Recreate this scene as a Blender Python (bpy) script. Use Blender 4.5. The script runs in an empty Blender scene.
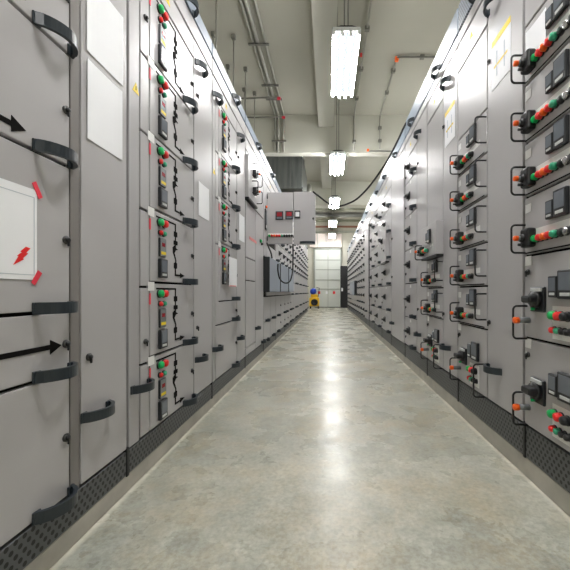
import bpy, bmesh, math, random
from mathutils import Vector
random.seed(4)
SC = bpy.context.scene
COL = SC.collection
PI = math.pi
FL, FR = 0.80, 0.856          # lateral distance of the two cabinet fronts from the camera axis
TOP_L, TOP_R = 2.54, 2.69     # heights of the rows
CEIL = 4.70

# ------------------------------------------------------------------ materials
MATS = {}
def sr(r, g, b):
    f = lambda c: (c/255/12.92) if c <= 10 else ((c/255+0.055)/1.055)**2.4
    return (f(r), f(g), f(b), 1)

def mat(name, col, rough=0.5, metal=0.0, noise=0.0, scale=8.0, spec=0.5, emit=None, trans=0.0, alpha=1.0, bump=0.0, rvar=0.0, stretch=None):
    m = bpy.data.materials.new(name); m.use_nodes = True
    nt = m.node_tree; p = nt.nodes['Principled BSDF']
    p.inputs['Base Color'].default_value = col
    p.inputs['Roughness'].default_value = rough
    p.inputs['Metallic'].default_value = metal
    p.inputs['Specular IOR Level'].default_value = spec
    p.inputs['Transmission Weight'].default_value = trans
    p.inputs['Alpha'].default_value = alpha
    if emit:
        p.inputs['Emission Color'].default_value = emit[0]
        p.inputs['Emission Strength'].default_value = emit[1]
    if noise or bump or rvar:
        g = nt.nodes.new('ShaderNodeNewGeometry')
        mp = nt.nodes.new('ShaderNodeMapping')
        if stretch: mp.inputs['Scale'].default_value = stretch
        nt.links.new(g.outputs['Position'], mp.inputs['Vector'])
        n = nt.nodes.new('ShaderNodeTexNoise'); n.inputs['Scale'].default_value = scale
        n.inputs['Detail'].default_value = 4
        nt.links.new(mp.outputs[0], n.inputs['Vector'])
        if noise:
            r = nt.nodes.new('ShaderNodeValToRGB')
            r.color_ramp.elements[0].position = 0.3; r.color_ramp.elements[1].position = 0.7
            r.color_ramp.elements[0].color = tuple(c*(1-noise) for c in col[:3])+(1,)
            r.color_ramp.elements[1].color = tuple(min(1, c*(1+noise)) for c in col[:3])+(1,)
            nt.links.new(n.outputs['Fac'], r.inputs['Fac'])
            nt.links.new(r.outputs['Color'], p.inputs['Base Color'])
        if rvar:
            mr = nt.nodes.new('ShaderNodeMapRange')
            mr.inputs['To Min'].default_value = rough-rvar; mr.inputs['To Max'].default_value = rough+rvar
            nt.links.new(n.outputs['Fac'], mr.inputs['Value'])
            nt.links.new(mr.outputs[0], p.inputs['Roughness'])
        if bump:
            b = nt.nodes.new('ShaderNodeBump'); b.inputs['Strength'].default_value = bump; b.inputs['Distance'].default_value = 0.01
            nt.links.new(n.outputs['Fac'], b.inputs['Height'])
            nt.links.new(b.outputs[0], p.inputs['Normal'])
    MATS[name] = m
    return m

mat('cabinet_paint', sr(182,180,181), 0.3, noise=0.03, scale=2.5, spec=0.38, rvar=0.04)
mat('frame_paint', sr(172,170,171), 0.36, noise=0.03, scale=2.5)
mat('carcass_dark', sr(30,29,28), 0.8, noise=0.1, spec=0.1)
mat('post_shade', sr(132,128,126), 0.5, noise=0.05, scale=3, spec=0.2)  # shade of the recess beside the drawers, put into the post colour
mat('header_blue', sr(128,140,154), 0.3, noise=0.05)
mat('door_back', sr(170,168,164), 0.4)
mat('handle_slate', sr(40,48,54), 0.32, noise=0.08, scale=30)
mat('black', sr(26,27,29), 0.4, noise=0.1, scale=30)
mat('rubber', sr(34,34,34), 0.7, noise=0.1, scale=30)
mat('chrome', sr(190,190,190), 0.25, metal=1.0, noise=0.05)
mat('dark_steel', sr(80,80,80), 0.35, metal=0.8, noise=0.08)
mat('green', sr(10,176,92), 0.3, noise=0.04)
mat('teal', sr(58,168,128), 0.3, noise=0.04)
mat('red', sr(236,44,42), 0.3, noise=0.04)
mat('orange', sr(255,104,30), 0.3, noise=0.04)
mat('grey_plastic', sr(118,122,124), 0.4, noise=0.05)
mat('pale_plastic', sr(205,208,206), 0.4, noise=0.04)
mat('white_label', sr(236,236,234), 0.5, noise=0.02)
mat('paper', sr(246,247,250), 0.55, noise=0.02, scale=4)
mat('paper_line', sr(196,202,210), 0.6, noise=0.03)
mat('tape_red', sr(232,58,78), 0.45, noise=0.04)
mat('pink', sr(240,150,150), 0.5, noise=0.04)
mat('yellow', sr(238,208,20), 0.45, noise=0.05)
mat('screen', sr(112,118,126), 0.16, noise=0.08, scale=14)
mat('screen_red', sr(150,34,44), 0.25, noise=0.1, scale=60)
mat('bezel', sr(30,33,37), 0.4, noise=0.06)
mat('mimic', sr(26,25,25), 0.9, noise=0.05, spec=0.05)
mat('ceiling_paint', sr(174,173,162), 0.85, noise=0.03, scale=1.2, bump=0.05)
mat('beam_paint', sr(196,196,186), 0.85, noise=0.03, scale=1.5, bump=0.05)
mat('wall_paint', sr(196,194,182), 0.85, noise=0.04, scale=1.0, bump=0.05)
mat('kerb_concrete', sr(178,174,164), 0.75, noise=0.14, scale=9, bump=0.15)
mat('galvanized', sr(112,116,114), 0.42, metal=0.75, noise=0.28, scale=3.2, rvar=0.1, stretch=(4,4,0.35))
mat('conduit', sr(160,160,152), 0.45, metal=0.3, noise=0.08)
mat('conduit_dark', sr(122,122,116), 0.5, metal=0.2, noise=0.08)
mat('lamp_white', sr(225,228,228), 0.4, noise=0.02)
mat('reflector', sr(40,43,47), 0.9, spec=0.0)
mat('door_white', sr(214,218,212), 0.45, noise=0.04, scale=2)
mat('door_rib', sr(158,163,155), 0.45, noise=0.04, scale=2)
mat('banner', sr(238,226,220), 0.5, noise=0.05, scale=1)
mat('rust_pipe', sr(150,106,86), 0.5, noise=0.1)
mat('pipe_olive', sr(120,122,102), 0.55, noise=0.12)
mat('pipe_pale', sr(186,190,180), 0.5, noise=0.06)
mat('machine_yellow', sr(236,188,30), 0.4, noise=0.08)
mat('blue', sr(32,70,190), 0.35, noise=0.05)
mat('clear_plastic', sr(206,216,230), 0.3, alpha=0.38)
mat('cover_inside', sr(150,158,170), 0.5)
mat('tube_light', sr(255,255,255), 0.4, emit=((1.0,0.99,0.975,1), 55.0))

def dotted(name, base, hole, pu, pz, rad):
    """perforated sheet: rows of round holes, procedural, on the u (Y) / z plane"""
    m = bpy.data.materials.new(name); m.use_nodes = True
    nt = m.node_tree; N = nt.nodes; L = nt.links; p = N['Principled BSDF']
    p.inputs['Roughness'].default_value = 0.45
    g = N.new('ShaderNodeNewGeometry'); s = N.new('ShaderNodeSeparateXYZ'); L.new(g.outputs['Position'], s.inputs[0])
    def math_(op, a, b=None):
        n = N.new('ShaderNodeMath'); n.operation = op
        for i, v in enumerate((a, b)):
            if v is None: continue
            if isinstance(v, (int, float)): n.inputs[i].default_value = v
            else: L.new(v, n.inputs[i])
        return n.outputs[0]
    v = math_('DIVIDE', s.outputs['Z'], pz); row = math_('FLOOR', v)
    odd = math_('MULTIPLY', math_('MODULO', row, 2.0), 0.5)
    u = math_('ADD', math_('DIVIDE', s.outputs['Y'], pu), odd)
    du = math_('MULTIPLY', math_('SUBTRACT', math_('FRACT', math_('ADD', u, 100.0)), 0.5), pu)
    dz = math_('MULTIPLY', math_('SUBTRACT', math_('FRACT', v), 0.5), pz)
    r2 = math_('ADD', math_('MULTIPLY', du, du), math_('MULTIPLY', dz, dz))
    k = math_('LESS_THAN', r2, rad*rad)
    mx = N.new('ShaderNodeMix'); mx.data_type = 'RGBA'
    mx.inputs[6].default_value = base; mx.inputs[7].default_value = hole
    L.new(k, mx.inputs[0]); L.new(mx.outputs[2], p.inputs['Base Color'])
    b = N.new('ShaderNodeBump'); b.invert = True; b.inputs['Distance'].default_value = 0.004; b.inputs['Strength'].default_value = 0.6
    L.new(k, b.inputs['Height']); L.new(b.outputs[0], p.inputs['Normal'])
    MATS[name] = m
dotted('perforated', sr(86,88,89), sr(18,19,20), 0.026, 0.0185, 0.0068)
dotted('vent_mesh', sr(120,128,138), sr(60,66,74), 0.02, 0.016, 0.0055)

def floor_mat():
    m = bpy.data.materials.new('floor_concrete'); m.use_nodes = True
    nt = m.node_tree; N = nt.nodes; L = nt.links; p = N['Principled BSDF']
    g = N.new('ShaderNodeNewGeometry')
    off = N.new('ShaderNodeVectorMath'); off.operation = 'ADD'; off.inputs[1].default_value = (3.1, 7.7, 0.413)
    L.new(g.outputs['Position'], off.inputs[0])
    def noise(scale, det, rough=0.6, dist=0.0):
        n = N.new('ShaderNodeTexNoise'); n.inputs['Scale'].default_value = scale; n.inputs['Detail'].default_value = det
        n.inputs['Roughness'].default_value = rough; n.inputs['Distortion'].default_value = dist
        L.new(off.outputs[0], n.inputs['Vector']); return n.outputs['Fac']
    def ramp(f, a, b, c0, c1):
        r = N.new('ShaderNodeValToRGB'); e = r.color_ramp.elements
        e[0].position = a; e[1].position = b; e[0].color = c0; e[1].color = c1
        L.new(f, r.inputs['Fac']); return r.outputs['Color']
    def mix(f, a, b, mode='MIX'):
        x = N.new('ShaderNodeMix'); x.data_type = 'RGBA'; x.blend_type = mode
        if isinstance(f, float): x.inputs[0].default_value = f
        else: L.new(f, x.inputs[0])
        L.new(a, x.inputs[6]); L.new(b, x.inputs[7]); return x.outputs[2]
    base = ramp(noise(1.7, 12, 0.78, 0.0), 0.32, 0.68, sr(162,166,159), sr(212,210,196))
    mott = ramp(noise(11, 8, 0.72, 0.1), 0.33, 0.66, sr(212,212,206), sr(255,255,255))
    c = mix(0.9, base, mott, 'MULTIPLY')
    stain = ramp(noise(2.4, 12, 0.78, 0.0), 0.46, 0.72, sr(0,0,0), sr(255,255,255))
    brown = N.new('ShaderNodeRGB'); brown.outputs[0].default_value = sr(182,160,118)
    fac = N.new('ShaderNodeMath'); fac.operation = 'MULTIPLY'; fac.inputs[1].default_value = 0.6
    L.new(stain, fac.inputs[0])
    c = mix(fac.outputs[0], c, brown.outputs[0])
    speck = ramp(noise(60, 3, 0.7), 0.35, 0.62, sr(218,218,214), sr(255,255,255))
    c = mix(0.8, c, speck, 'MULTIPLY')
    # pale dusty strip along both kerbs (cement splash)
    s = N.new('ShaderNodeSeparateXYZ'); L.new(g.outputs['Position'], s.inputs[0])
    a = N.new('ShaderNodeMath'); a.operation = 'ABSOLUTE'
    o = N.new('ShaderNodeMath'); o.operation = 'SUBTRACT'; o.inputs[1].default_value = 0.028
    L.new(s.outputs['X'], o.inputs[0]); L.new(o.outputs[0], a.inputs[0])
    w = N.new('ShaderNodeMath'); w.operation = 'MULTIPLY_ADD'; w.inputs[1].default_value = 0.024
    L.new(noise(5, 4), w.inputs[0]); L.new(a.outputs[0], w.inputs[2])
    e = ramp(w.outputs[0], 0.818, 0.838, sr(0,0,0), sr(255,255,255))
    ef = N.new('ShaderNodeMath'); ef.operation = 'MULTIPLY'; ef.inputs[1].default_value = 0.75; L.new(e, ef.inputs[0])
    pale = N.new('ShaderNodeRGB'); pale.outputs[0].default_value = sr(226,222,208)
    c = mix(ef.outputs[0], c, pale.outputs[0])
    L.new(c, p.inputs['Base Color'])
    mr = N.new('ShaderNodeMapRange'); mr.inputs['From Min'].default_value = 0.3; mr.inputs['From Max'].default_value = 0.7
    mr.inputs['To Min'].default_value = 0.21; mr.inputs['To Max'].default_value = 0.35
    L.new(noise(2.6, 5), mr.inputs['Value']); L.new(mr.outputs[0], p.inputs['Roughness'])
    MATS['floor_concrete'] = m
floor_mat()

# ------------------------------------------------------------------ mesh builder
class B:
    """shapes in wall space (d = out of the wall, u = along the aisle, z = up) or, with o=1, plain x,y,z"""
    def __init__(s, *mats, o=1):
        s.bm = bmesh.new(); s.mats = mats; s.o = o
    def _new(s, before, mi, smooth=False):
        for f in s.bm.faces:
            if f not in before: f.material_index = mi; f.smooth = smooth
    def box(s, d0, d1, u0, u1, z0, z1, mi=0, bev=0.0, seg=1):
        before = set(s.bm.faces)
        r = bmesh.ops.create_cube(s.bm, size=1.0)
        for v in r['verts']:
            v.co = Vector((d0+(v.co.x+.5)*(d1-d0), u0+(v.co.y+.5)*(u1-u0), z0+(v.co.z+.5)*(z1-z0)))
        if bev:
            es = list({e for v in r['verts'] for e in v.link_edges})
            bmesh.ops.bevel(s.bm, geom=es, offset=bev, segments=seg, affect='EDGES', profile=0.5)
        s._new(before, mi); return s
    def loft(s, rings, mi=0, smooth=True, caps=True, closed=False):
        before = set(s.bm.faces)
        vs = [[s.bm.verts.new(p) for p in r] for r in rings]
        n = len(vs[0]); m = len(vs)
        for i in range(m if closed else m-1):
            a, b = vs[i], vs[(i+1) % m]
            for k in range(n):
                s.bm.faces.new((a[k], a[(k+1) % n], b[(k+1) % n], b[k]))
        if caps and not closed:
            s.bm.faces.new(vs[0]); s.bm.faces.new(list(reversed(vs[-1])))
        s._new(before, mi, smooth); return s
    def cyl(s, d0, d1, u, z, r0, r1=None, mi=0, n=14, round_=0.0):
        """cylinder along d; round_ domes its outer end"""
        r1 = r0 if r1 is None else r1
        prof = [(d0, r0), (d1-round_, r1)]
        if round_: prof += [(d1-round_*.4, r1*.86), (d1, r1*.55)]
        rings = [[(d, u+math.cos(2*PI*k/n)*r, z+math.sin(2*PI*k/n)*r) for k in range(n)] for d, r in prof]
        return s.loft(rings, mi)
    def vcyl(s, x, y, z0, z1, r, mi=0, n=12, r1=None):
        r1 = r if r1 is None else r1
        return s.loft([[(x+math.cos(2*PI*k/n)*q, y+math.sin(2*PI*k/n)*q, z) for k in range(n)] for z, q in ((z0, r), (z1, r1))], mi)
    def ycyl(s, x, z, y0, y1, r, mi=0, n=12):
        return s.loft([[(x+math.cos(2*PI*k/n)*r, y, z+math.sin(2*PI*k/n)*r) for k in range(n)] for y in (y0, y1)], mi)
    def tube(s, pts, r, mi=0, n=8):
        P = [Vector(p) for p in pts]; rings = []
        up = None
        for i, p in enumerate(P):
            t = (P[min(i+1, len(P)-1)]-P[max(i-1, 0)]).normalized()
            if up is None:
                up = Vector((0, 0, 1)) if abs(t.z) < .9 else Vector((1, 0, 0))
            a = (up-t*up.dot(t)).normalized(); b = t.cross(a); up = a
            rings.append([tuple(p+(a*math.cos(2*PI*k/n)+b*math.sin(2*PI*k/n))*r) for k in range(n)])
        return s.loft(rings, mi)
    def prism(s, outline, d0, d1, mi=0):
        """closed outline of (u,z) points extruded along d"""
        return s.loft([[(d, u, z) for u, z in outline] for d in (d0, d1)], mi, smooth=False)
    def mesh(s, name):
        bmesh.ops.recalc_face_normals(s.bm, faces=s.bm.faces[:])
        if s.o < 0:
            for v in s.bm.verts: v.co.x = -v.co.x
            bmesh.ops.reverse_faces(s.bm, faces=s.bm.faces[:])
        me = bpy.data.meshes.new(name); s.bm.to_mesh(me); s.bm.free()
        for m in s.mats: me.materials.append(MATS[m])
        return me

CACHE = {}
def cached(key, fn, name):
    if key not in CACHE: CACHE[key] = fn().mesh(name)
    return CACHE[key]

WORLD = {}
def link(name, me, loc, parent=None, label=None, cat=None, group=None, kind=None):
    o = bpy.data.objects.new(name, me); COL.objects.link(o)
    loc = Vector(loc)
    if parent is not None:
        o.parent = parent; o.location = loc-WORLD[parent.name]
    else: o.location = loc
    WORLD[o.name] = loc
    if label: o['label'] = label
    if cat: o['category'] = cat
    if group: o['group'] = group
    if kind: o['kind'] = kind
    return o

def centred(b_fn, name, parent=None, loc=(0, 0, 0), **kw):
    """build a mesh in world coordinates, then move its origin to loc"""
    me = b_fn.mesh(name); l = Vector(loc)
    for v in me.vertices: v.co -= l
    return link(name, me, l, parent, **kw)

# ------------------------------------------------------------------ wall-mounted pieces
class Wall:
    def __init__(s, side):
        s.o = 1 if side == 'L' else -1          # outward x
        s.side = side; s.F = FL if side == 'L' else FR
        s.kb, s.zd = (.07, .17) if side == 'L' else (.085, .225)      # kerb top, lower edge of the doors
    def p(s, u, z, d=0.0): return (-s.o*(s.F-d) if True else 0, u, z)
    def put(s, name, key, fn, parent, u, z, d=0.0, label=None, **kw):
        me = cached((s.o,)+key, fn, name)
        return link(name, me, s.p(u, z, d), parent, label, **kw)
    def B(s, *m): return B(*m, o=s.o)
    # --- panel (front face at d=0, 20 mm thick), origin at its lower corner (u0,z0)
    def panel(s, name, parent, u0, u1, z0, z1, d=0.0, m='cabinet_paint', thick=0.02, label=None, gap=0.0035):
        w, h = round(u1-u0, 4), round(z1-z0, 4)
        return s.put(name, ('panel', w, h, m, thick, gap), lambda: s.B(m).box(-thick, 0, gap, w-gap, min(gap*1.6, h*.1), h-gap*1.4, bev=0.0025, seg=2), parent, u0, z0, d, label)
    def bow(s, parent, u, z, d=0.0, L=0.134, name='handle'):
        def f():
            b = s.B('handle_slate'); rings = []
            for i in range(15):
                t = i/14; uu = -L/2+L*t
                dd = 0.048*max(0.0, math.sin(PI*t))**0.62
                # tangent
                t2 = min(1, t+.03); t1 = max(0, t-.03)
                T = Vector((0.048*(max(0, math.sin(PI*t2))**.62-max(0, math.sin(PI*t1))**.62), L*(t2-t1)))
                T.normalize(); n = Vector((T.y, -T.x))*0.0055
                if i in (0, 14): n = Vector((0, (-1 if i == 0 else 1)*.0))+Vector((0.0, -0.006 if i == 0 else 0.006))
                h = 0.0165
                rings.append([(dd+n.x, uu+n.y, -h), (dd+n.x, uu+n.y, h), (dd-n.x, uu-n.y, h), (dd-n.x, uu-n.y, -h)])
            # the two feet lie on the panel
            b.loft(rings, 0, smooth=False)
            b.box(0.0, 0.006, -L/2-.008, -L/2+.018, -.0165, .0165, bev=.0015)
            b.box(0.0, 0.006, L/2-.018, L/2+.008, -.0165, .0165, bev=.0015)
            return b
        return s.put(name, ('bow', L), f, parent, u, z, d)
    def lock(s, parent, u, z, d=0.0):
        def f():
            b = s.B('dark_steel', 'black')
            b.cyl(0, .006, 0, 0, .0125, mi=0); b.cyl(.004, .014, 0, 0, .008, .007, mi=1, round_=.003)
            b.box(.007, .013, -.003, .003, -.02, 0, mi=1, bev=.001)
            return b
        return s.put('lock', ('lock',), f, parent, u, z, d)
    def button(s, parent, u, z, colour, d=0.0, r=.0135, prot=.024, name='push_button'):
        def f():
            b = s.B('black', colour)
            b.cyl(0, .007, 0, 0, r*1.12, mi=0)
            b.cyl(.005, prot, 0, 0, r, r*.95, mi=1, round_=prot*.25); return b
        lab = {'green': 'green push button', 'teal': 'blue-green push button', 'red': 'red push button', 'orange': 'orange push button', 'black': 'black selector button'}.get(colour)
        return s.put(name, ('btn', colour, r, prot), f, parent, u, z, d, lab)
    def loop(s, parent, u, z, d=0.0, h=.12, prot=.06):
        """black wire pull handle: two legs out of the panel and an upright"""
        def f():
            b = s.B('black'); q = .016; pts = [(0, 0, -h/2)]
            for k in range(6):
                a = PI/2*k/5; pts.append((prot-q+q*math.sin(a), 0, -h/2+q-q*math.cos(a)))
            for k in range(6):
                a = PI/2*k/5; pts.append((prot-q+q*math.cos(a), 0, h/2-q+q*math.sin(a)))
            pts.append((0, 0, h/2))
            b.tube(pts, .0045, n=8); return b
        return s.put('pull_handle', ('loop', h, prot), f, parent, u, z, d)
    def selector(s, parent, u, z, d=0.0):
        """black rotary block with a shaft ending in an orange tip"""
        def f():
            b = s.B('black', 'grey_plastic', 'orange')
            b.box(0, .038, -.034, .026, -.04, .04, mi=0, bev=.009, seg=2)
            b.cyl(.03, .05, .004, 0, .021, .014, mi=0)
            b.cyl(.045, .058, .006, 0, .011, mi=1)
            b.cyl(.057, .074, .006, 0, .0115, mi=2, round_=.004)
            b.cyl(.03, .056, .004, -.027, .006, mi=0)
            return b
        return s.put('rotary_switch', ('sel',), f, parent, u, z, d, 'black rotary switch with an orange tip')
    def big_switch(s, parent, u, z, d=0.0):
        def f():
            b = s.B('bezel', 'black', 'pale_plastic', 'green')
            b.box(0, .012, -.045, .045, -.05, .05, mi=0, bev=.003)
            b.box(.010, .02, -.035, .03, .032, .047, mi=2, bev=.001)
            b.cyl(.01, .03, 0, 0, .036, .032, mi=1, n=20)
            b.box(.02, .06, -.032, .032, -.014, .016, mi=1, bev=.008, seg=2)
            b.cyl(.02, .034, 0, -.038, .006, mi=3)
            return b
        return s.put('rotary_switch', ('bigsw',), f, parent, u, z, d, 'large black rotary switch on a square plate')
    def tip_shaft(s, parent, u, z, d=0.0):
        def f():
            b = s.B('grey_plastic', 'orange')
            b.cyl(0, .048, 0, 0, .013, .0115, mi=0)
            b.cyl(.046, .068, 0, 0, .014, mi=1, round_=.005); return b
        return s.put('door_latch', ('tip',), f, parent, u, z, d, 'grey door latch with an orange tip')
    def meter(s, parent, u, z, w, h, d=0.0, name='meter', scr='screen', prot=.016):
        def f():
            b = s.B('bezel', scr, 'pale_plastic')
            b.box(0, prot, -w/2, w/2, -h/2, h/2, mi=0, bev=.003)
            b.box(prot-.004, prot+.0015, -w*.38, w*.38, -h*.2, h*.42, mi=1, bev=.001)
            b.box(prot-.004, prot+.0015, -w*.3, w*.3, -h*.4, -h*.28, mi=2, bev=.001); return b
        return s.put(name, (name, w, h, scr, prot), f, parent, u, z, d)
    def plate(s, name, parent, u, z, w, h, m='white_label', d=0.0, th=.0016, label=None):
        return s.put(name, ('plate', name, w, h, m, th), lambda: s.B(m).box(0, th, -w/2, w/2, -h/2, h/2), parent, u, z, d, label)
    def triangle(s, parent, u, z, sz=.045, d=0.0):
        def f():
            b = s.B('yellow', 'mimic')
            b.prism([(-sz/2, -sz*.43), (sz/2, -sz*.43), (0, sz*.43)], 0, .0012, 0)
            b.box(.0010, .0018, -.002, .002, -sz*.2, sz*.15, mi=1); return b
        return s.put('warning_label', ('tri', sz), f, parent, u, z, d, 'yellow triangular warning label')
    def bar(s, parent, u, z, L, w, m='mimic', name='mimic_line', d=0.0):
        return s.put(name, ('bar', L, w, m), lambda: s.B(m).box(0, .0016, 0, L, -w/2, w/2), parent, u, z, d)
    def knob(s, parent, u, z, d=0.0, r=.034):
        def f():
            b = s.B('black', 'bezel')
            b.box(0, .008, -r*1.25, r*1.25, -r*1.25, r*1.25, mi=1, bev=.003)
            b.cyl(.006, .03, 0, 0, r, r*.85, mi=0, n=18)
            b.box(.025, .055, -r*.9, r*.9, -r*.32, r*.32, mi=0, bev=.006, seg=2); return b
        return s.put('rotary_switch', ('knob', r), f, parent, u, z, d, 'black rotary switch')

WL, WR = Wall('L'), Wall('R')

# ---- drawer kinds
def drawer_plain(W, cab, u0, u1, z0, z1, handle=True, lock=True, hu=None, d=0.0, zl=None, lu=None):
    dr = W.panel('drawer', cab, u0, u1, z0, z1, d)
    W.bow(dr, (u1-.08) if hu is None else hu, z0+.014, d)
    if lock: W.lock(dr, u1-.03 if lu is None else lu, (z0+z1)/2 if zl is None else zl, d)
    return dr

def drawer_motor(W, cab, u0, u1, z0, z1, detail=2):
    """left-row motor unit: buttons, relay display, meter and single-line mimic"""
    w = u1-u0; t = z1; q = w/.575
    hs = .075*q if detail >= 2 else 0
    dr = drawer_plain(W, cab, u0+hs, u1, z0, z1)
    if hs: W.panel('hinge_strip', dr, u0, u0+hs, max(.17, z0-.022), z1-.022, -.002)
    a, b_ = u0+.155*q, u0+.205*q
    W.button(dr, a, t-.052, 'green', r=.018); W.button(dr, b_-.006, t-.052, 'red', r=.018)
    W.button(dr, a+.004, t-.1, 'red', r=.012, prot=.018); W.button(dr, b_-.008, t-.1, 'teal', r=.012, prot=.018)
    if detail >= 1:
        def f():
            b = W.B('bezel', 'screen_red', 'yellow', 'mimic', 'grey_plastic')
            b.box(0, .01, -.03, .03, -.045, .045, mi=0, bev=.003); b.box(.006, .0108, -.027, .028, -.042, .042, mi=4)
            b.box(.0106, .0116, -.014, .016, .004, .022, mi=1); b.box(.0106, .0116, -.022, .024, -.034, -.02, mi=2)
            return b
        W.put('relay_display', ('relay',), f, dr, u0+.18*q, t-.168, 0, 'dark relay display with a red readout and yellow strip')
        W.meter(dr, u0+.18*q, t-.268, .07, .09)
    if detail >= 2:
        L = round(w, 3)
        def g():
            b = W.B('mimic'); uu = .33*q; th = .0018; k = .0055
            def seg(a0, a1, c0, c1): b.box(0, th, a0, a1, c0, c1)
            # one unbroken line: across, down with breaker marks, switch blade, across to the handle
            b.prism([(.13*q, -.024), (uu+k, -.024), (uu+k, -.066), (uu+0.0209, -.066), (uu+0.0209, -.092), (uu+k, -.094), (uu+k, -.112),
                     (uu+0.0247, -.114), (uu+0.0247, -.134), (uu+k, -.136), (uu+k, -.15), (uu+0.0304, -.158), (uu+k, -.162),
                     (uu-0.0114, -.178), (uu+k+.004, -.214), (uu+k+.004, -.226), (uu+0.0190, -.23), (uu+0.0190, -.256), (uu+k, -.26), (uu+k, -.288),
                     (uu+0.0570, -.288), (uu+0.0570, -.279), (uu+0.1140, -.292), (uu+0.0570, -.306), (uu+0.0570, -.297),
                     (uu-k, -.297), (uu-k, -.26), (uu-0.0171, -.256), (uu-0.0171, -.23), (uu-k+.004, -.226), (uu-k+.004, -.214), (uu-0.0285, -.178),
                     (uu-0.0304, -.15), (uu-k, -.136), (uu-0.0190, -.134), (uu-0.0190, -.114), (uu-k, -.112), (uu-k, -.094), (uu-0.0171, -.092),
                     (uu-0.0171, -.066), (uu-k, -.066), (uu-k, -.032), (.13*q, -.032)], 0, th)
            return b
        W.put('mimic_line', ('mim', L), g, dr, u0, t, 0, 'black single-line wiring diagram')
        W.plate('name_label', dr, u0+.085*q, t-.018, .055, .04)
        W.plate('red_mark', dr, u0+.075*q, t-.075, .012, .05, 'tape_red', label='small red label')
    return dr

def unit_A(W, cab, u0, u1, z0, z1, detail=2, d=0.0, second=True):
    """right-row starter unit: pull handles, rotary block, row of coloured buttons, two meters (u1 is the far end)"""
    dr = W.panel('drawer', cab, u0, u1, z0, z1, d)
    zb = z0+.063
    W.loop(dr, u1-(.006 if not second else .022), zb+.012, d)
    W.selector(dr, u1-(.055 if not second else .068), zb+.008, d)
    cols = ['green', 'red', 'orange', 'red', 'teal', 'black', 'chrome', 'black'] if detail >= 2 else ['green', 'orange', 'red', 'teal']
    if detail >= 1:
        W.plate('label_strip', dr, u1-.2, zb+.028, .25, .03, d=d)
        for i, c in enumerate((['green', 'orange', 'red', 'teal', 'black']) if second else cols): W.button(dr, u1-(.098 if not second else .11)-.0285*i, zb, c, d, r=.0148, prot=.028 if i < 5 else .016)
        W.meter(dr, u1-.185, z0+.16, .044, .07, d, 'relay')
        W.meter(dr, u1-.245, z0+.172, .072, .10, d)
    if detail >= 2:
        W.plate('name_label', dr, u1-.03, z1-.05, .04, .036, d=d)
        W.bar(dr, u0+.03, z0+.012, round(u1-u0-.04, 3), .006, 'mimic', 'drip_rail', d)
    if second: W.loop(dr, u0+.01, z0+.125, d, h=.14)
    return dr

def unit_B(W, cab, u0, u1, z0, z1, detail=2, second=True):
    dr = W.panel('drawer', cab, u0, u1, z0, z1)
    zt = min(z1, z0+.36)
    W.big_switch(dr, u1-.105, zt-.185)
    W.loop(dr, u1-.02, zt-.285, h=.14)
    W.tip_shaft(dr, u1-.035, zt-.275)
    W.meter(dr, u1-.205, zt-.135, .05, .08, name='relay'); W.meter(dr, u1-.275, zt-.128, .085, .105)
    if detail >= 1:
        W.plate('button_plate', dr, u1-.25, zt-.27, .125, .125)
        for i, c in enumerate(('green', 'red', 'black')): W.button(dr, u1-.205-.034*i, zt-.243, c, r=.017, prot=.03)
        for i, c in enumerate(('red', 'teal', 'black', 'black')): W.button(dr, u1-.205-.027*i, zt-.298, c, r=.0125, prot=.026)
    if detail >= 2:
        W.lock(dr, u1-.03, z1-.07); W.plate('name_label', dr, u1-.03, z1-.022, .045, .04)
    if second: W.loop(dr, u0+.03, zt-.27, h=.18)
    return dr

def unit_C(W, cab, u0, u1, z0, z1, detail=1):
    dr = W.panel('drawer', cab, u0, u1, z0, z1)
    w = u1-u0
    W.knob(dr, u0+w*.62, z0+(z1-z0)*.55)
    W.bow(dr, u0+.09, z0+.028)
    if detail:
        W.lock(dr, u1-.05, z0+(z1-z0)*.3)
        W.plate('name_label', dr, u0+w*.5, z1-.03, .05, .03)
    return dr

def cabinet(W, label, u0, u1, group, top, vent_m='header_blue', z_head=2.19, z_strip=2.315, z_vent=2.434, hd=None):
    r = link('control_cabinet', None, W.p((u0+u1)/2, W.kb, -.3), None, label, 'electrical cabinet', group)
    r.empty_display_size = .2
    b = W.B('carcass_dark', 'frame_paint')
    lo = Vector(W.p((u0+u1)/2, .07, -.3))
    w = (u1-u0)/2
    b.box(-.28, .282, -w+.002, w-.002, W.zd-.075, top-.07-.004, 0)
    link('carcass', b.mesh('carcass'), lo, r)
    # perforated plinth with joint strip at the far end
    W.put('perforated_plinth', ('plinth', round(u1-u0, 3)), lambda: W.B('perforated').box(-.02, 0, .004, u1-u0-.012, 0, W.zd-W.kb-.005, bev=.002), r, u0, W.kb, 0.0, 'dark perforated plinth')
    W.put('joint_strip', ('joint',), lambda: W.B('black').box(-.02, .004, -.008, .008, -.005, W.zd-W.kb+.01, bev=.002), r, u1-.004, W.kb)
    ha, hb = hd if hd else (u0, u1)
    hp = W.panel('header_panel', r, ha, hb, z_head, z_strip, gap=.0065)
    W.triangle(hp, ha+.5*(hb-ha), (z_head+z_strip)/2+.01, .05)
    st = W.panel('top_strip', r, u0, u1, z_strip, z_vent, gap=.0065)
    W.bow(st, u1-.40*(u1-u0), z_vent+.015)
    W.panel('vent_panel', r, u0, u1, z_vent, top, m=vent_m, gap=.0065, label='bluish grey vent panel along the top')
    return r

def post(W, cab, u0, u1, z0, z1, d=0.0, name='frame_post'):
    return W.panel(name, cab, u0, u1, z0, z1, d, 'frame_paint', gap=.001)

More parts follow.
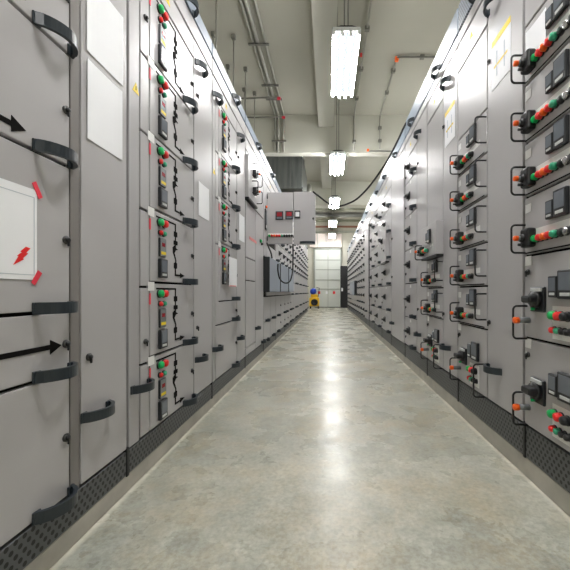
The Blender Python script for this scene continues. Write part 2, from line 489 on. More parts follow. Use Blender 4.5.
def cable_door(W, cab, u0, u1, z0=None, z1=2.19, hz=(.39,), lz=(.583, 2.0), hu=None, lu=None):
    d = W.panel('cable_door', cab, u0, u1, W.zd if z0 is None else z0, z1)
    for z in hz: W.bow(d, u0+.085 if hu is None else hu, z)
    for z in lz: W.lock(d, u0+.036 if lu is None else lu, z)
    return d

GL, GR = 'control cabinets of the left row', 'control cabinets of the right row'

# ------------------------------------------------------------------ LEFT ROW
# cabinet nearest the camera
c = cabinet(WL, 'grey cabinet nearest the camera on the left, wide drawers with black arrow lines', .36, 1.36, GL, TOP_L, hd=(.36, 1.098))
post(WL, c, .362, .45, .17, 2.19); WL.panel('frame_post', c, 1.057, 1.0985, .17, 2.315, -.001, 'post_shade', gap=.001, label='frame post coloured dark as a shaded recess')
for z0, z1, arrow in ((.17, .553, 0), (.553, .741, 1), (.741, 1.186, 0), (1.186, 1.532, 2), (1.532, 1.88, 2), (1.88, 2.19, 0)):
    dr = drawer_plain(WL, c, .45, 1.055, z0, z1, hu=.992, lu=1.036, zl=(z0+z1)/2-.005)
    if arrow:
        ue, za = (1.02, z0+.088) if arrow == 1 else (.9, z0+.04)
        L = ue-.47
        def f(L=L):
            b = WL.B('mimic')
            b.prism([(0, -.007), (L-.042, -.007), (L-.042, -.021), (L, 0), (L-.042, .021), (L-.042, .007), (0, .007)], 0, .0016); return b
        WL.put('arrow_line', ('arrow', round(L, 3)), f, dr, .47, za, 0, 'black arrow line pointing along the aisle')
cable_door(WL, c, 1.099, 1.355, lz=(.583, 2.0), hu=1.172, lu=1.135, z1=2.315)

# second
c = cabinet(WL, 'second grey cabinet on the left, column of green and red buttons beside black wiring diagram', 1.365, 2.35, GL, TOP_L, hd=(1.365, 2.029))
post(WL, c, 1.367, 1.442, .17, 2.19); WL.triangle(c, 1.415, 1.65, .05)
zs = [.17, .507, .844, 1.181, 1.518, 1.855, 2.19]
for a, b_ in zip(zs, zs[1:]): drawer_motor(WL, c, 1.452, 2.025, a, b_)
WL.bow(c, 1.45, .4); WL.bow(c, 1.45, 2.18); WL.lock(c, 1.487, 2.0, 0); WL.lock(c, 1.487, .583, 0)
cable_door(WL, c, 2.03, 2.345, z1=2.315, hz=(.39, 2.19), hu=2.115, lu=2.075)
# third
c = cabinet(WL, 'third grey cabinet on the left, narrower column of buttons behind the second cabinet', 2.355, 3.285, GL, TOP_L, hd=(2.355, 2.984))
post(WL, c, 2.357, 2.418, .17, 2.19); WL.triangle(c, 2.39, 1.65, .05)
for a, b_, m in ((.17, .558, 0), (.558, .73, 0), (.73, 1.171, 1), (1.171, 1.5, 1), (1.5, 1.83, 1), (1.83, 2.19, 1)):
    (drawer_motor if m else drawer_plain)(WL, c, 2.425, 2.98, a, b_)
WL.bow(c, 2.425, .4); WL.bow(c, 2.425, 2.18)
cable_door(WL, c, 2.985, 3.28, z1=2.315, hz=(.39, 2.19), hu=3.06, lu=3.02)
# fourth: one unit drawn out
c = cabinet(WL, 'fourth grey cabinet on the left, plain doors below a drawn-out unit with wire handles', 3.29, 4.215, GL, TOP_L)
def out_unit(W, cab, u0, u1, z0, z1, d, name='drawn_out_unit'):
    def f():
        b = W.B('cabinet_paint', 'black')
        b.box(-d-.02, 0, 0, u1-u0, .012, z1-z0, 0, bev=.003); b.box(-d-.02, 0.002, -.004, u1-u0, -.006, .012, 1)  # black strip along the bottom paints the shadow under the unit
        return b
    return W.put(name, ('out', round(u1-u0, 3), round(z1-z0, 3), d), f, cab, u0, z0, d, 'starter unit drawn out a little from the row')
ou = out_unit(WL, c, 3.31, 3.72, 1.715, 2.145, .028)
for zb in (1.84, 2.02):
    WL.loop(ou, 3.46, zb+.03, .028, h=.12); WL.selector(ou, 3.52, zb, .028); WL.loop(ou, 3.68, zb-.02, .028, h=.13)
    WL.plate('label_strip', ou, 3.60, zb-.02, .1, .03, d=.028); WL.lock(ou, 3.66, zb+.08, .028)
WL.panel('blank_door', c, 3.31, 3.745, 1.14, 1.70); WL.panel('blank_door', c, 3.31, 3.745, .915, 1.14)
dr = WL.panel('blank_door', c, 3.31, 3.745, .25, .915); dr2 = WL.panel('blank_door', c, 3.31, 3.745, .17, .25)
WL.plate('red_mark', c, 3.63, 1.352, .34, .03, 'pink', label='pale red strip coloured as a reflection')  # pink strip stands in for a red reflection on the panel
cd = WL.panel('cable_door', c, 3.75, 4.21, .17, 1.70)
WL.bow(cd, 3.80, .40); WL.bow(cd, 4.14, .20)
WL.button(cd, 4.0, 1.40, 'green', r=.02); WL.button(cd, 4.07, 1.375, 'black', r=.016)
WL.panel('upper_door', c, 3.725, 4.21, 1.705, 2.19); WL.panel('filler_panel', c, 3.31, 3.725, 2.145, 2.19)
WL.panel('filler_panel', c, 3.745, 4.21, 1.66, 1.705, -.004)

# fifth: door swung out into the aisle
c5 = cabinet(WL, 'fifth grey cabinet on the left, upper door standing open across the aisle', 4.22, 5.205, GL, TOP_L)
post(WL, c5, 4.222, 4.46, 1.26, 2.19)
WL.meter(c5, 4.33, 1.72, .09, .26, 0, 'relay'); WL.button(c5, 4.36, 1.89, 'orange', r=.018)
for a, b_ in ((.17, .42), (.42, .74)):
    for x0, x1 in ((4.225, 4.71), (4.715, 5.2)): unit = drawer_plain(WL, c5, x0, x1, a, b_, lock=False, hu=x0+.2)
WL.panel('back_panel', c5, 4.46, 5.2, .745, 1.26, -.004)
WL.panel('back_panel', c5, 4.46, 5.2, 1.43, 2.11, -.012, m='carcass_dark')
WL.panel('filler_panel', c5, 4.465, 5.2, 2.11, 2.19); WL.panel('filler_panel', c5, 4.465, 5.2, 1.26, 1.43)
# open door: lies in the plane Y = 4.46, facing the camera; x from -0.79 to -0.165
YD = 4.455
def dbox(b, x0, x1, z0, z1, out0, out1, mi=0, bev=0.0): return b.box(x0, x1, YD-out1, YD-out0, z0, z1, mi, bev)
b = B('cabinet_paint'); dbox(b, -.798, -.463, 1.432, 2.105, -.04, 0, 0, .003)
door5 = centred(b, 'open_door', c5, (-.798, YD, 1.432), label='grey door swung out across the aisle with two red displays')
b = B('cabinet_paint'); dbox(b, -.451, -.164, 1.425, 2.112, -.045, .005, 0, .003)
leaf = centred(b, 'door_leaf', door5, (-.457, YD, 1.425))
for i, (xc, zc) in enumerate(((-.635, 1.80), (-.508, 1.805))):
    b = B('bezel', 'screen_red', 'screen'); dbox(b, xc-.05, xc+.05, zc-.056, zc+.056, 0, .014, 0, .003)
    dbox(b, xc-.034, xc+.034, zc-.012, zc+.04, .012, .0165, 1); dbox(b, xc-.034, xc+.034, zc-.044, zc-.022, .012, .0165, 2)
    centred(b, 'meter', door5, (xc, YD, zc), label='square meter with a red display')
b = B('bezel', 'paper'); dbox(b, -.437, -.362, 1.765, 1.865, .005, .017, 0, .003); dbox(b, -.425, -.374, 1.785, 1.845, .014, .0185, 1)
centred(b, 'analogue_gauge', door5, (-.4, YD, 1.815), label='small white-faced gauge')
b = B('white_label'); dbox(b, -.785, -.466, 1.535, 1.568, 0, .0025); centred(b, 'label_strip', door5, (-.63, YD, 1.55))
for i, cc in enumerate(('green', 'red', 'orange', 'red', 'red', 'teal', 'black', 'black', 'black', 'black')):
    b = B(cc); xx = -.765+i*.0325
    b.loft([[(xx+math.cos(2*PI*k/12)*.0155, YD-y, 1.535+math.sin(2*PI*k/12)*.0155) for k in range(12)] for y in (0, .028)])
    centred(b, 'push_button', door5, (xx, YD, 1.535), label={'green': 'green push button', 'red': 'red push button', 'orange': 'orange push button', 'teal': 'blue-green push button', 'black': 'black selector button'}[cc])
b = B('handle_slate'); rings = []
for i in range(13):
    t = i/12; x = -.37+.2*t; y = YD-.006-.045*math.sin(PI*t)**.6 if 0 < t < 1 else YD-.004
    rings.append([(x, y-.006, 1.428), (x, y-.006, 1.46), (x, y+.004, 1.46), (x, y+.004, 1.428)])
b.loft(rings, 0, smooth=False); centred(b, 'handle', door5, (-.27, YD, 1.445))
b = B('dark_steel'); b.loft([[(-.192+math.cos(2*PI*k/12)*.012, YD-y, 1.76+math.sin(2*PI*k/12)*.016) for k in range(12)] for y in (0, .022)]); centred(b, 'lock', door5, (-.192, YD, 1.76))
for z in (1.50, 2.05):
    b = B('black'); b.vcyl(-.80, YD-.004, z-.03, z+.03, .012); centred(b, 'hinge', door5, (-.8, YD, z))

# further left cabinets
def far_left(label, u0, u1, rows, cover, kindC, detail):
    c = cabinet(WL, label, u0, u1, GL, TOP_L)
    n = 2; w = (u1-u0)/n
    for k in range(n):
        a, e = u0+k*w+.003, u0+(k+1)*w-.003
        for z0, z1 in rows:
            if z0 >= 1.18 and kindC: unit_C(WL, c, a, e, z0, z1, detail)
            else: drawer_plain(WL, c, a, e, z0, z1, lock=detail > 0, hu=a+.2 if k == 0 else e-.1)
    if cover: WL.panel('back_panel', c, u0+.003, u1-.003, .745, 1.255, -.004)
    return c
rows_cov = [(.17, .42), (.42, .74), (1.26, 1.57), (1.57, 1.88), (1.88, 2.19)]
rows_all = [(.17, .42), (.42, .74), (.74, 1.0), (1.0, 1.26), (1.26, 1.57), (1.57, 1.88), (1.88, 2.19)]
far_left('sixth grey cabinet on the left, just behind the open door', 5.21, 6.295, rows_cov, True, True, 1)
far_left('seventh grey cabinet on the left, behind last of the clear covers', 6.30, 7.295, rows_cov, True, True, 1)
names = ['eighth', 'ninth', 'tenth', 'eleventh', 'twelfth']
ends = ['first one past the clear plastic covers', 'fourth one before the row ends', 'third from the far end', 'next to last of the row', 'last of the row beside the yellow machine']
for i in range(5): far_left(f'{names[i]} grey cabinet on the left, {ends[i]}', 7.30+i*1.2, 8.495+i*1.2, rows_all, False, True, 0)

# clear plastic covers standing off the fronts
for i, (u0, u1, lab) in enumerate(((4.225, 5.18, 'clear plastic guard box below the open cabinet door, nearest of three'), (5.23, 6.27, 'clear plastic guard box in the middle of three on the left row'), (6.32, 7.27, 'clear plastic guard box farthest along the left row'))):
    g = link('guard_box', None, WL.p((u0+u1)/2, .80, .03), None, lab, 'cover', 'clear guard boxes on the left row')
    WL.put('end_plate', ('endpl',), lambda: WL.B('bezel').box(-.002, .075, 0, .012, 0, .44, bev=.003), g, u0, .80, 0, 'dark end plate')
    w = u1-u0
    WL.put('front_sheet', ('fs', round(w, 2)), lambda: WL.B('clear_plastic').box(.066, .07, .014, w, .0, .44), g, u0, .80, 0, 'clear plastic front')
    WL.put('top_sheet', ('ts', round(w, 2)), lambda: WL.B('clear_plastic').box(.0, .066, .014, w, .436, .44), g, u0, .80, 0, 'clear plastic top')
    for k in range(3):
        WL.put('terminal_block', ('tb',), lambda: WL.B('cover_inside', 'pale_plastic').box(0, .03, 0, .13, 0, .33, 0, bev=.004).box(.026, .04, .03, .1, .05, .27, 1, bev=.003), g, u0+.08+k*w*.32, .85, 0, 'grey terminal block behind the clear front')
    WL.put('bottom_rail', ('br', round(w, 2)), lambda: WL.B('dark_steel').box(0, .066, .014, w, 0, .012, bev=.002), g, u0, .80, 0)

# ------------------------------------------------------------------ RIGHT ROW
RK = dict(z_head=2.235, z_strip=2.42, z_vent=2.505)
def right_cab(label, u0, u1, vent='header_blue', hd=None): return cabinet(WR, label, u0, u1, GR, TOP_R, vent, hd=hd, **RK)
zA = [.595, .832, 1.07, 1.317, 1.553, 1.79]
# nearest
c = right_cab('grey cabinet nearest the camera on the right, rows of coloured buttons cut by the frame', .79, 1.485, 'vent_mesh', (1.047, 1.485))
cable_door(WR, c, .792, 1.045, z1=2.42, hz=(.40,), hu=.95, lu=.95)
unit_B(WR, c, 1.05, 1.482, .225, .603, second=False); unit_B(WR, c, 1.05, 1.482, .603, .955, second=False)
for a, b_ in ((.955, 1.207), (1.207, 1.44), (1.44, 1.692), (1.692, 1.945)): unit_A(WR, c, 1.05, 1.482, a, b_, second=False)
WR.panel('blank_door', c, 1.05, 1.482, 1.945, 2.235)
# second
c = right_cab('second grey cabinet on the right, wire handles at both ends of its units', 1.49, 2.24, 'vent_mesh', (1.827, 2.24))
cable_door(WR, c, 1.493, 1.825, z1=2.42, hz=(.405, 2.28), lz=(.64, 2.02), hu=1.745, lu=1.80)
unit_B(WR, c, 1.83, 2.237, .225, .595)
for a, b_ in zip(zA, zA[1:]): unit_A(WR, c, 1.83, 2.237, a, b_)
WR.panel('blank_door', c, 1.83, 2.237, 1.79, 2.235)
# third
c = right_cab('third grey cabinet on the right, one unit drawn out below tall blank doors', 2.245, 2.935, hd=(2.527, 2.935))
cable_door(WR, c, 2.248, 2.525, z1=2.42, hz=(.405, 2.30), lz=(.64, 2.02), hu=2.445, lu=2.507)
unit_B(WR, c, 2.53, 2.93, .225, .595)
for a, b_ in zip(zA[:2], zA[1:3]): unit_A(WR, c, 2.53, 2.93, a, b_)
ou = out_unit(WR, c, 2.53, 2.93, 1.072, 1.335, .05)
WR.loop(ou, 2.91, 1.135, .05); WR.selector(ou, 2.87, 1.14, .05)
for i, cc in enumerate(('green', 'red', 'orange', 'teal')): WR.button(ou, 2.83-.03*i, 1.135, cc, .05, r=.0155, prot=.034)
WR.meter(ou, 2.74, 1.235, .044, .08, .05, 'relay'); WR.meter(ou, 2.69, 1.24, .06, .11, .05); WR.plate('label_strip', ou, 2.65, 1.165, .07, .02, d=.05)
WR.panel('blank_door', c, 2.53, 2.93, 1.335, 2.235)
# fourth
c = right_cab('fourth grey cabinet on the right, smooth door beside black rotary switches', 2.94, 3.775, hd=(3.272, 3.775))
cable_door(WR, c, 2.943, 3.27, z1=2.42, hz=(.405, 2.28), lz=(.64, 2.02), hu=3.19, lu=3.22)
zC = [.225, .53, .89, 1.25, 1.61, 1.97, 2.235]
for a, b_ in zip(zC, zC[1:]): unit_C(WR, c, 3.275, 3.77, a, b_, 1)
# fifth: broad plain post door
c = right_cab('fifth cabinet on the right, broad plain grey door with no switches', 3.78, 4.60)
d5 = WR.panel('plain_door', c, 3.782, 4.50, .225, 2.235, .012)
WR.bow(d5, 4.40, .40, .012); WR.lock(d5, 4.46, 1.0, .012); WR.lock(d5, 4.46, 1.5, .012)
post(WR, c, 4.50, 4.597, .225, 2.235)
def far_right(label, u0, u1, n, detail, rows=zC, cover=False):
    c = right_cab(label, u0, u1)
    w = (u1-u0)/n
    for k in range(n):
        for a, b_ in zip(rows, rows[1:]):
            if cover and .5 < a < 1.2: continue
            unit_C(WR, c, u0+k*w+.003, u0+(k+1)*w-.003, a, b_, detail)
    if cover: WR.panel('back_panel', c, u0+.003, u1-.003, .53, 1.25, -.004)
    return c
c6 = far_right('sixth cabinet on the right, first of the switch units past the plain door', 4.605, 5.395, 1, 1)
ou = out_unit(WR, c6, 4.75, 5.2, 1.22, 1.73, .05)
WR.knob(ou, 5.05, 1.55, .05); WR.lock(ou, 4.9, 1.4, .05)
far_right('seventh cabinet on the right, in the middle of the switch units past the plain door', 5.40, 6.195, 1, 1)
far_right('eighth cabinet on the right, last of the switch units before the narrow post', 6.20, 6.995, 1, 1)
c = right_cab('ninth cabinet on the right, narrow plain post front', 7.0, 7.66)
p9 = WR.panel('plain_door', c, 7.003, 7.655, .225, 2.235, .03); WR.bow(p9, 7.2, .40, .03)
rn = ['tenth', 'eleventh', 'twelfth', 'thirteenth', 'fourteenth', 'fifteenth']
re = ['first one past the narrow post', 'second one past the narrow post', 'third one past the narrow post', 'third from the far end', 'next to last of its row', 'last of its row beside the tall black locker']
for i in range(6): far_right(f'{rn[i]} cabinet on the right, {re[i]}', 7.665+i*1.2, 8.86+i*1.2, 2, 0, cover=i in (2, 3))
for u0, lab in ((10.1, 'clear plastic guard box on the right row near the black locker'),):
    g = link('guard_box', None, WR.p(u0+1.15, .80, .03), None, lab, 'cover')
    WR.put('end_plate', ('endpl2',), lambda: WR.B('bezel').box(-.002, .075, 0, .012, 0, .44, bev=.003), g, u0, .70, 0, 'dark end plate')
    WR.put('front_sheet', ('fs', 2.3), lambda: WR.B('clear_plastic').box(.066, .07, .014, 2.3, 0, .44), g, u0, .70, 0, 'clear plastic front')
    for k in range(4): WR.put('terminal_block', ('tb',), lambda: WR.B('cover_inside', 'pale_plastic').box(0, .03, 0, .13, 0, .33, 0, bev=.004).box(.026, .04, .03, .1, .05, .27, 1, bev=.003), g, u0+.1+k*.55, .75, 0, 'grey terminal block behind the clear front')

# ------------------------------------------------------------------ papers and posters on the doors
def sheet(W, u0, u1, z0, z1, label, name='paper_sheet', cat='paper', build=None, d=.001, curl=.006, group=None):
    b = W.B('paper'); n = 8; rings = []
    for i in range(n+1):
        t = i/n; u = u0+(u1-u0)*t; dd = d+curl*(abs(t-.5)*2)**3*.5
        rings.append([(dd, u, z0), (dd, u, z1), (dd+.0012, u, z1), (dd+.0012, u, z0)])
    b.loft(rings, 0, smooth=False)
    l = W.p((u0+u1)/2, (z0+z1)/2, 0)
    me = b.mesh(name); off = Vector((0, (u0+u1)/2, (z0+z1)/2))
    for v in me.vertices: v.co -= off
    return link(name, me, l, None, label, cat, group)
t = link('taped_notice', None, WL.p(.78, .955, 0), None, 'white notice with red bolt taped to the nearest left drawer', 'notice')
WL.put('sheet', ('notice',), lambda: WL.B('paper', 'paper_line').box(.0005, .002, 0, .31, 0, .245, 0).box(.0018, .0026, .008, .302, .222, .224, 1).box(.0018, .0026, .008, .302, .012, .014, 1).box(.0018, .0026, .300, .302, .012, .224, 1), t, .622, .833, 0)
WL.put('tape', ('tape1',), lambda: WL.B('tape_red').prism([(-.016, .016), (-.004, .024), (.018, -.014), (.006, -.022)], .002, .0032), t, .932, 1.078, 0, 'red tape at the top corner')
WL.put('tape', ('tape2',), lambda: WL.B('tape_red').prism([(-.016, -.012), (.005, .022), (.018, .014), (-.005, -.02)], .002, .0032), t, .930, .838, 0, 'red tape at the bottom corner')
WL.put('bolt_symbol', ('bolt',), lambda: WL.B('red').prism([(u*.72, z*.72) for u, z in ((.022, .034), (.040, .030), (.022, .012), (.030, .010), (.008, -.010), (.014, -.012), (-.028, -.036), (-.008, -.004), (-.014, -.002), (.006, .012), (-.001, .014))], .002, .0032), t, .882, .895, 0, 'red lightning bolt')
sheet(WL, 1.125, 1.315, 1.31, 1.575, 'blank white sheet taped on the left cable door, lower of two')
sheet(WL, 1.122, 1.32, 1.60, 1.865, 'blank white sheet high on the left cable door, upper of two')
sheet(WL, 2.09, 2.275, 1.275, 1.485, 'white sheet on the second left cabinet beside its wiring diagrams')
sheet(WL, 3.045, 3.235, 1.27, 1.51, 'white sheet on the third left cabinet, left of the open door')
pk = sheet(WL, 2.635, 2.86, .845, 1.075, 'white sheet with pinkish edge covering buttons of third left cabinet', d=.03)
WL.put('edge_strip', ('pkedge',), lambda: WL.B('pink').box(.0, .0015, 0, .225, 0, .008), pk, 2.635, .845, .0315, 'pinkish lower edge')
def poster(u0, u1, z0, z1, label):
    w, h = u1-u0, z1-z0
    p_ = link('instruction_poster', None, WR.p((u0+u1)/2, (z0+z1)/2, 0), None, label, 'poster', 'instruction posters of the right row')
    WR.put('sheet', ('poster', round(w, 2), round(h, 2)), lambda: WR.B('paper').box(.0005, .0022, 0, w, 0, h), p_, u0, z0)
    WR.put('title_band', ('pband', round(w, 2)), lambda: WR.B('yellow').box(.002, .003, 0, w, 0, .03), p_, u0, z1-.03, 0, 'yellow band across the top')
    for k in range(2): WR.plate('text_line', p_, u0+w*(.3+.4*k), z0+h*.45, .008, h*.5, 'paper_line', .002)
    WR.plate('yellow_line', p_, u0+w*.5, z0+h*.42, w*.7, .01, 'yellow', .002, label='thin yellow line')
poster(1.59, 1.775, 1.845, 2.095, 'white poster with yellow top band on the second right cabinet, nearer one')
poster(2.29, 2.485, 1.85, 2.10, 'white poster with yellow top band on the third right cabinet, farther one')
sheet(WR, 1.33, 1.465, 1.79, 1.915, 'pale translucent sheet high on the nearest right cabinet above coloured buttons', name='plastic_sleeve', cat='paper', d=.0)

# ------------------------------------------------------------------ SETTING
def struct(name, b, loc=(0, 0, 0)): return centred(b, name, None, loc, kind='structure')
Y0, Y1, XW = -4.5, 17.6, 4.2
struct('floor', B('floor_concrete').box(-XW, XW, Y0, Y1, -.1, 0))
struct('ceiling', B('ceiling_paint').box(-XW, XW, Y0, Y1, CEIL, CEIL+.15))
struct('wall_left', B('wall_paint').box(-XW-.15, -XW, Y0, Y1, 0, CEIL))
struct('wall_right', B('wall_paint').box(XW, XW+.15, Y0, Y1, 0, CEIL))
struct('wall_back', B('wall_paint').box(-XW, XW, Y0-.15, Y0, 0, CEIL))
struct('wall_far', B('wall_paint').box(-XW, XW, Y1, Y1+.15, 0, CEIL))
struct('baseboard_left', B('kerb_concrete').box(-1.42, -FL-.001, .3, 14.0, 0, .07, bev=.004))
struct('baseboard_right', B('kerb_concrete').box(FR+.001, 1.46, .7, 15.2, 0, .085, bev=.004))
struct('trim_1', B('beam_paint').box(-.21, .12, Y0, 7.5, 4.44, CEIL))            # lengthwise beam
struct('trim_2', B('beam_paint').box(-XW, XW, 7.5, 7.7, 3.87, CEIL))             # cross beams
struct('trim_3', B('beam_paint').box(-.21, .12, 7.7, 12.0, 4.44, CEIL))
struct('trim_4', B('beam_paint').box(-XW, XW, 12.0, 12.4, 3.87, CEIL))
struct('trim_5', B('beam_paint').box(-XW, XW, -2.0, -1.6, 3.87, CEIL))
# far door
dd = struct('door_1', B('door_white').box(-.66, .64, Y1-.06, Y1, .03, 2.98, bev=.004), (0, Y1, 0))
b = B('door_rib'); b.box(-.012, .012, Y1-.085, Y1-.06, .03, 2.98); centred(b, 'door_joint', dd, (0, Y1, 1))
for z in (.95, 1.42, 1.95, 2.45):
    b = B('door_rib'); b.box(-.64, .62, Y1-.08, Y1-.06, z-.018, z+.018, bev=.003); centred(b, 'door_rail', dd, (0, Y1, z))
b = B('rubber'); b.box(-.66, .64, Y1-.08, Y1-.02, .0, .035); centred(b, 'door_seal', dd, (0, Y1, 0))
for x, m in ((-.46, 'red'), (.31, 'red'), (-.06, 'paper')):
    b = B(m); b.box(x-.06, x+.06, Y1-.066, Y1-.06, .70, .84)
    centred(b, 'door_sign', dd, (x, Y1, .8), label='red sign on the door' if m == 'red' else 'white sign on the door')
struct('trim_6', B('door_rib').box(-.74, -.66, Y1-.09, Y1, 0, 3.06).box(.64, .70, Y1-.09, Y1, 0, 3.06).box(-.74, .70, Y1-.09, Y1, 2.98, 3.06))
pb = centred(B('banner').box(-.94, .70, Y1-.12, Y1-.06, 3.10, 3.80, bev=.006), 'wall_panel', None, (0, Y1, 3.45), label='pale pinkish board above the far door', cat='board')
for x in (-.55, -.1, .35):
    b = B('pipe_pale'); b.box(x-.012, x+.012, Y1-.13, Y1-.12, 3.10, 3.80); centred(b, 'cover_strip', pb, (x, Y1-.12, 3.45))
bl = link('locker', None, (.80, 17.0, 0), None, 'tall black locker at the far end right of the door', 'locker')
b = B('black'); b.box(.62, .98, 16.85, 17.25, .02, 2.1, bev=.006); centred(b, 'body', bl, (.8, 17, 1))
b = B('black'); b.box(.625, .975, 16.83, 16.85, .04, 2.08, bev=.004); centred(b, 'door', bl, (.8, 16.84, 1))
b = B('paper'); b.box(.66, .74, 16.822, 16.83, .84, 1.0); centred(b, 'white_sign', bl, (.7, 16.83, .9), label='small white sign')

# yellow machine
ym = link('floor_machine', None, (-.72, 16.2, 0), None, 'small yellow machine with blue drum by the far door', 'machine')
b = B('machine_yellow'); b.box(-.92, -.5, 16.0, 16.4, .12, .52, bev=.05, seg=3); centred(b, 'body', ym, (-.7, 16.2, .3))
b = B('machine_yellow'); b.box(-.86, -.56, 16.1, 16.35, .5, .66, bev=.03, seg=2); centred(b, 'hood', ym, (-.7, 16.2, .6))
b = B('rubber', 'chrome')
b.loft([[(-.7+math.cos(2*PI*k/18)*r, y, .3+math.sin(2*PI*k/18)*r) for k in range(18)] for y, r in ((16.0, .15), (15.95, .15), (15.95, .08), (15.965, .07))])
centred(b, 'fan_guard', ym, (-.7, 15.97, .3), label='round dark fan guard')
for x in (-.88, -.54):
    b = B('rubber'); b.loft([[(xx, 16.3+math.cos(2*PI*k/14)*.12, .12+math.sin(2*PI*k/14)*.12) for k in range(14)] for xx in (x-.03, x+.03)]); centred(b, 'wheel', ym, (x, 16.3, .12))
b = B('blue')
b.loft([[(-.76+math.cos(2*PI*k/16)*r, 16.22+math.sin(2*PI*k/16)*r, z) for k in range(16)] for z, r in ((.66, .07), (.70, .125), (.79, .145), (.88, .12), (.93, .05))])
centred(b, 'drum', ym, (-.76, 16.2, .66), label='rounded blue drum')
b = B('black'); b.tube([(-.56, 16.3, .5), (-.52, 16.3, .75), (-.5, 16.25, .95), (-.62, 16.22, .97)], .014); centred(b, 'push_handle', ym, (-.5, 16.3, .6))

ym.scale = (1.1, 1.1, 1.05); ym.location.x = -.66

# ------------------------------------------------------------------ ceiling lamps
LX, LZ = .195, 3.5
def lamp_meshes():
    out = []
    y0, y1 = -.57, .57
    prof = [(-.06, .10), (.06, .10), (.15, .075), (.15, .062), (.06, .068), (-.06, .068), (-.15, .062), (-.15, .075)]
    b = B('reflector', 'lamp_white'); b.loft([[(x, y, z) for x, z in prof] for y in (y0, y1)], smooth=False); 
    for y in (-.575, .575): b.box(-.145, .145, y-.012, y+.012, .03, .075, mi=1, bev=.004)
    out.append(('housing', b.mesh('housing'), (0, 0, 0)))
    for x, z in ((-.132, .018), (-.042, .0), (.042, .0), (.132, .018)):
        if 'tube' not in CACHE: CACHE['tube'] = B('tube_light').ycyl(0, 0, -.565, .565, .0145, n=12).mesh('tube')
        out.append(('lamp_tube', CACHE['tube'], (x, 0, z)))
        for y in (-.577, .577):
            if 'cap' not in CACHE: CACHE['cap'] = B('lamp_white').box(-.017, .017, -.012, .012, -.02, .042, bev=.004).mesh('cap')
            out.append(('lamp_holder', CACHE['cap'], (x, y, z)))
    return out
LM = lamp_meshes()
def lamp(yc, label, LX=LX):
    r = link('ceiling_lamp', None, (LX, yc, LZ), None, label, 'ceiling light', 'fluorescent ceiling lamps')
    for n, me, l in LM: link(n, me, Vector((LX, yc, LZ))+Vector(l), r, 'glowing white tube' if n == 'lamp_tube' else None)
    zc = 4.44 if (abs(yc-7.7) > 1.2 and yc < 12) else CEIL
    for x, y in ((-.02, -.52), (.02, -.52), (-.07, .52)):
        zt = 4.44 if -.21 < LX+x < .12 else CEIL
        yy = yc+y
        if 7.5 <= yy <= 7.7 or 12.0 <= yy <= 12.4: zt = 3.87
        key = ('susp', round(zt-LZ, 2))
        if key not in CACHE: CACHE[key] = B('conduit_dark').vcyl(0, 0, .07, zt-LZ, .0075).mesh('suspension_rod')
        link('suspension_rod', CACHE[key], (LX+x, yy, LZ), r)
for yc, lab in ((4.14, 'fluorescent lamp hanging nearest the camera, four bright tubes'), (7.27, 'second fluorescent lamp along the aisle, below the first cross beam'),
                (10.4, 'third fluorescent lamp along the aisle, behind the drooping cable'), (13.5, 'fourth fluorescent lamp along the aisle'),
                (16.4, 'farthest fluorescent lamp, in front of the pale board'),
                (1.0, 'fluorescent lamp directly over the camera, above the frame'), (-2.14, 'fluorescent lamp hanging behind the camera, out of the frame')):
    lamp(yc, lab)
for sx, yy in ((1, (2.0, 6.5, 11.0)), (-1, (8.0,))):  # extra lamps outside the aisle, unseen, added to lift the ceiling brightness
    for yc in yy:
        lamp(yc, 'unseen fluorescent lamp added to brighten the room, behind the %s row' % ('left' if sx < 0 else 'right'), sx*2.7)

# ------------------------------------------------------------------ conduits, ducts, pipes, cables
def conduit(name, label, cat, pts, r=.014, m='conduit', clamps=(), group=None, cl=(.05, .012, .03)):
    b = B(m); b.tube(pts, r, n=10)
    o = centred(b, name, None, pts[0], label=label, cat=cat, group=group)
    for p_ in clamps:
        q = B('conduit_dark'); q.box(p_[0]-cl[0], p_[0]+cl[0], p_[1]-cl[1], p_[1]+cl[1], p_[2]-cl[2], p_[2]+cl[2], bev=.004); centred(q, 'clamp', o, p_)
    return o
def bend(a, b_, c_, r=.12, n=6):
    a, b_, c_ = Vector(a), Vector(b_), Vector(c_)
    p0 = b_+(a-b_).normalized()*r; p1 = b_+(c_-b_).normalized()*r
    return [tuple(p0.lerp(b_, t).lerp(b_.lerp(p1, t), t)) for t in [i/n for i in range(n+1)]]
zc = CEIL-.03
for i, (x, lab) in enumerate(((-1.165, 'left one of the three long conduits on the ceiling at left'), (-1.095, 'middle one of the three long conduits on the ceiling at left'), (-.975, 'right one of the three long conduits on the ceiling at left'))):
    pts = [(x, 3.6, zc)]+bend((x, 3.6, zc), (x, 7.47, zc), (x, 7.47, 3.9))+[(x, 7.47, 3.88)]
    conduit('conduit', lab, 'conduit', pts, .03 if i == 1 else .021, 'conduit', group='long ceiling conduits at left')
for i, (y, z) in enumerate(((5.25, zc), (6.3, zc), (6.75, zc), (7.43, 4.15))):
    b = B('conduit_dark'); b.box(-1.23, -.91, y-.02, y+.02, z-.06, z-.032, bev=.004)
    o = centred(b, 'pipe_bracket', None, (-1.2, y, z), label=f'dark bracket across the left ceiling conduits, {["nearest the camera", "second from the camera", "just before the cross beam", "on the cross beam face"][i]}', cat='bracket', group='conduit brackets')
    for xx in (-1.165, -1.095, -.975):
        q = B('dark_steel'); q.box(xx-.026, xx+.026, y-.026, y+.026, z-.056, z-.045, bev=.003); centred(q, 'clip', o, (xx, y, z-.05))
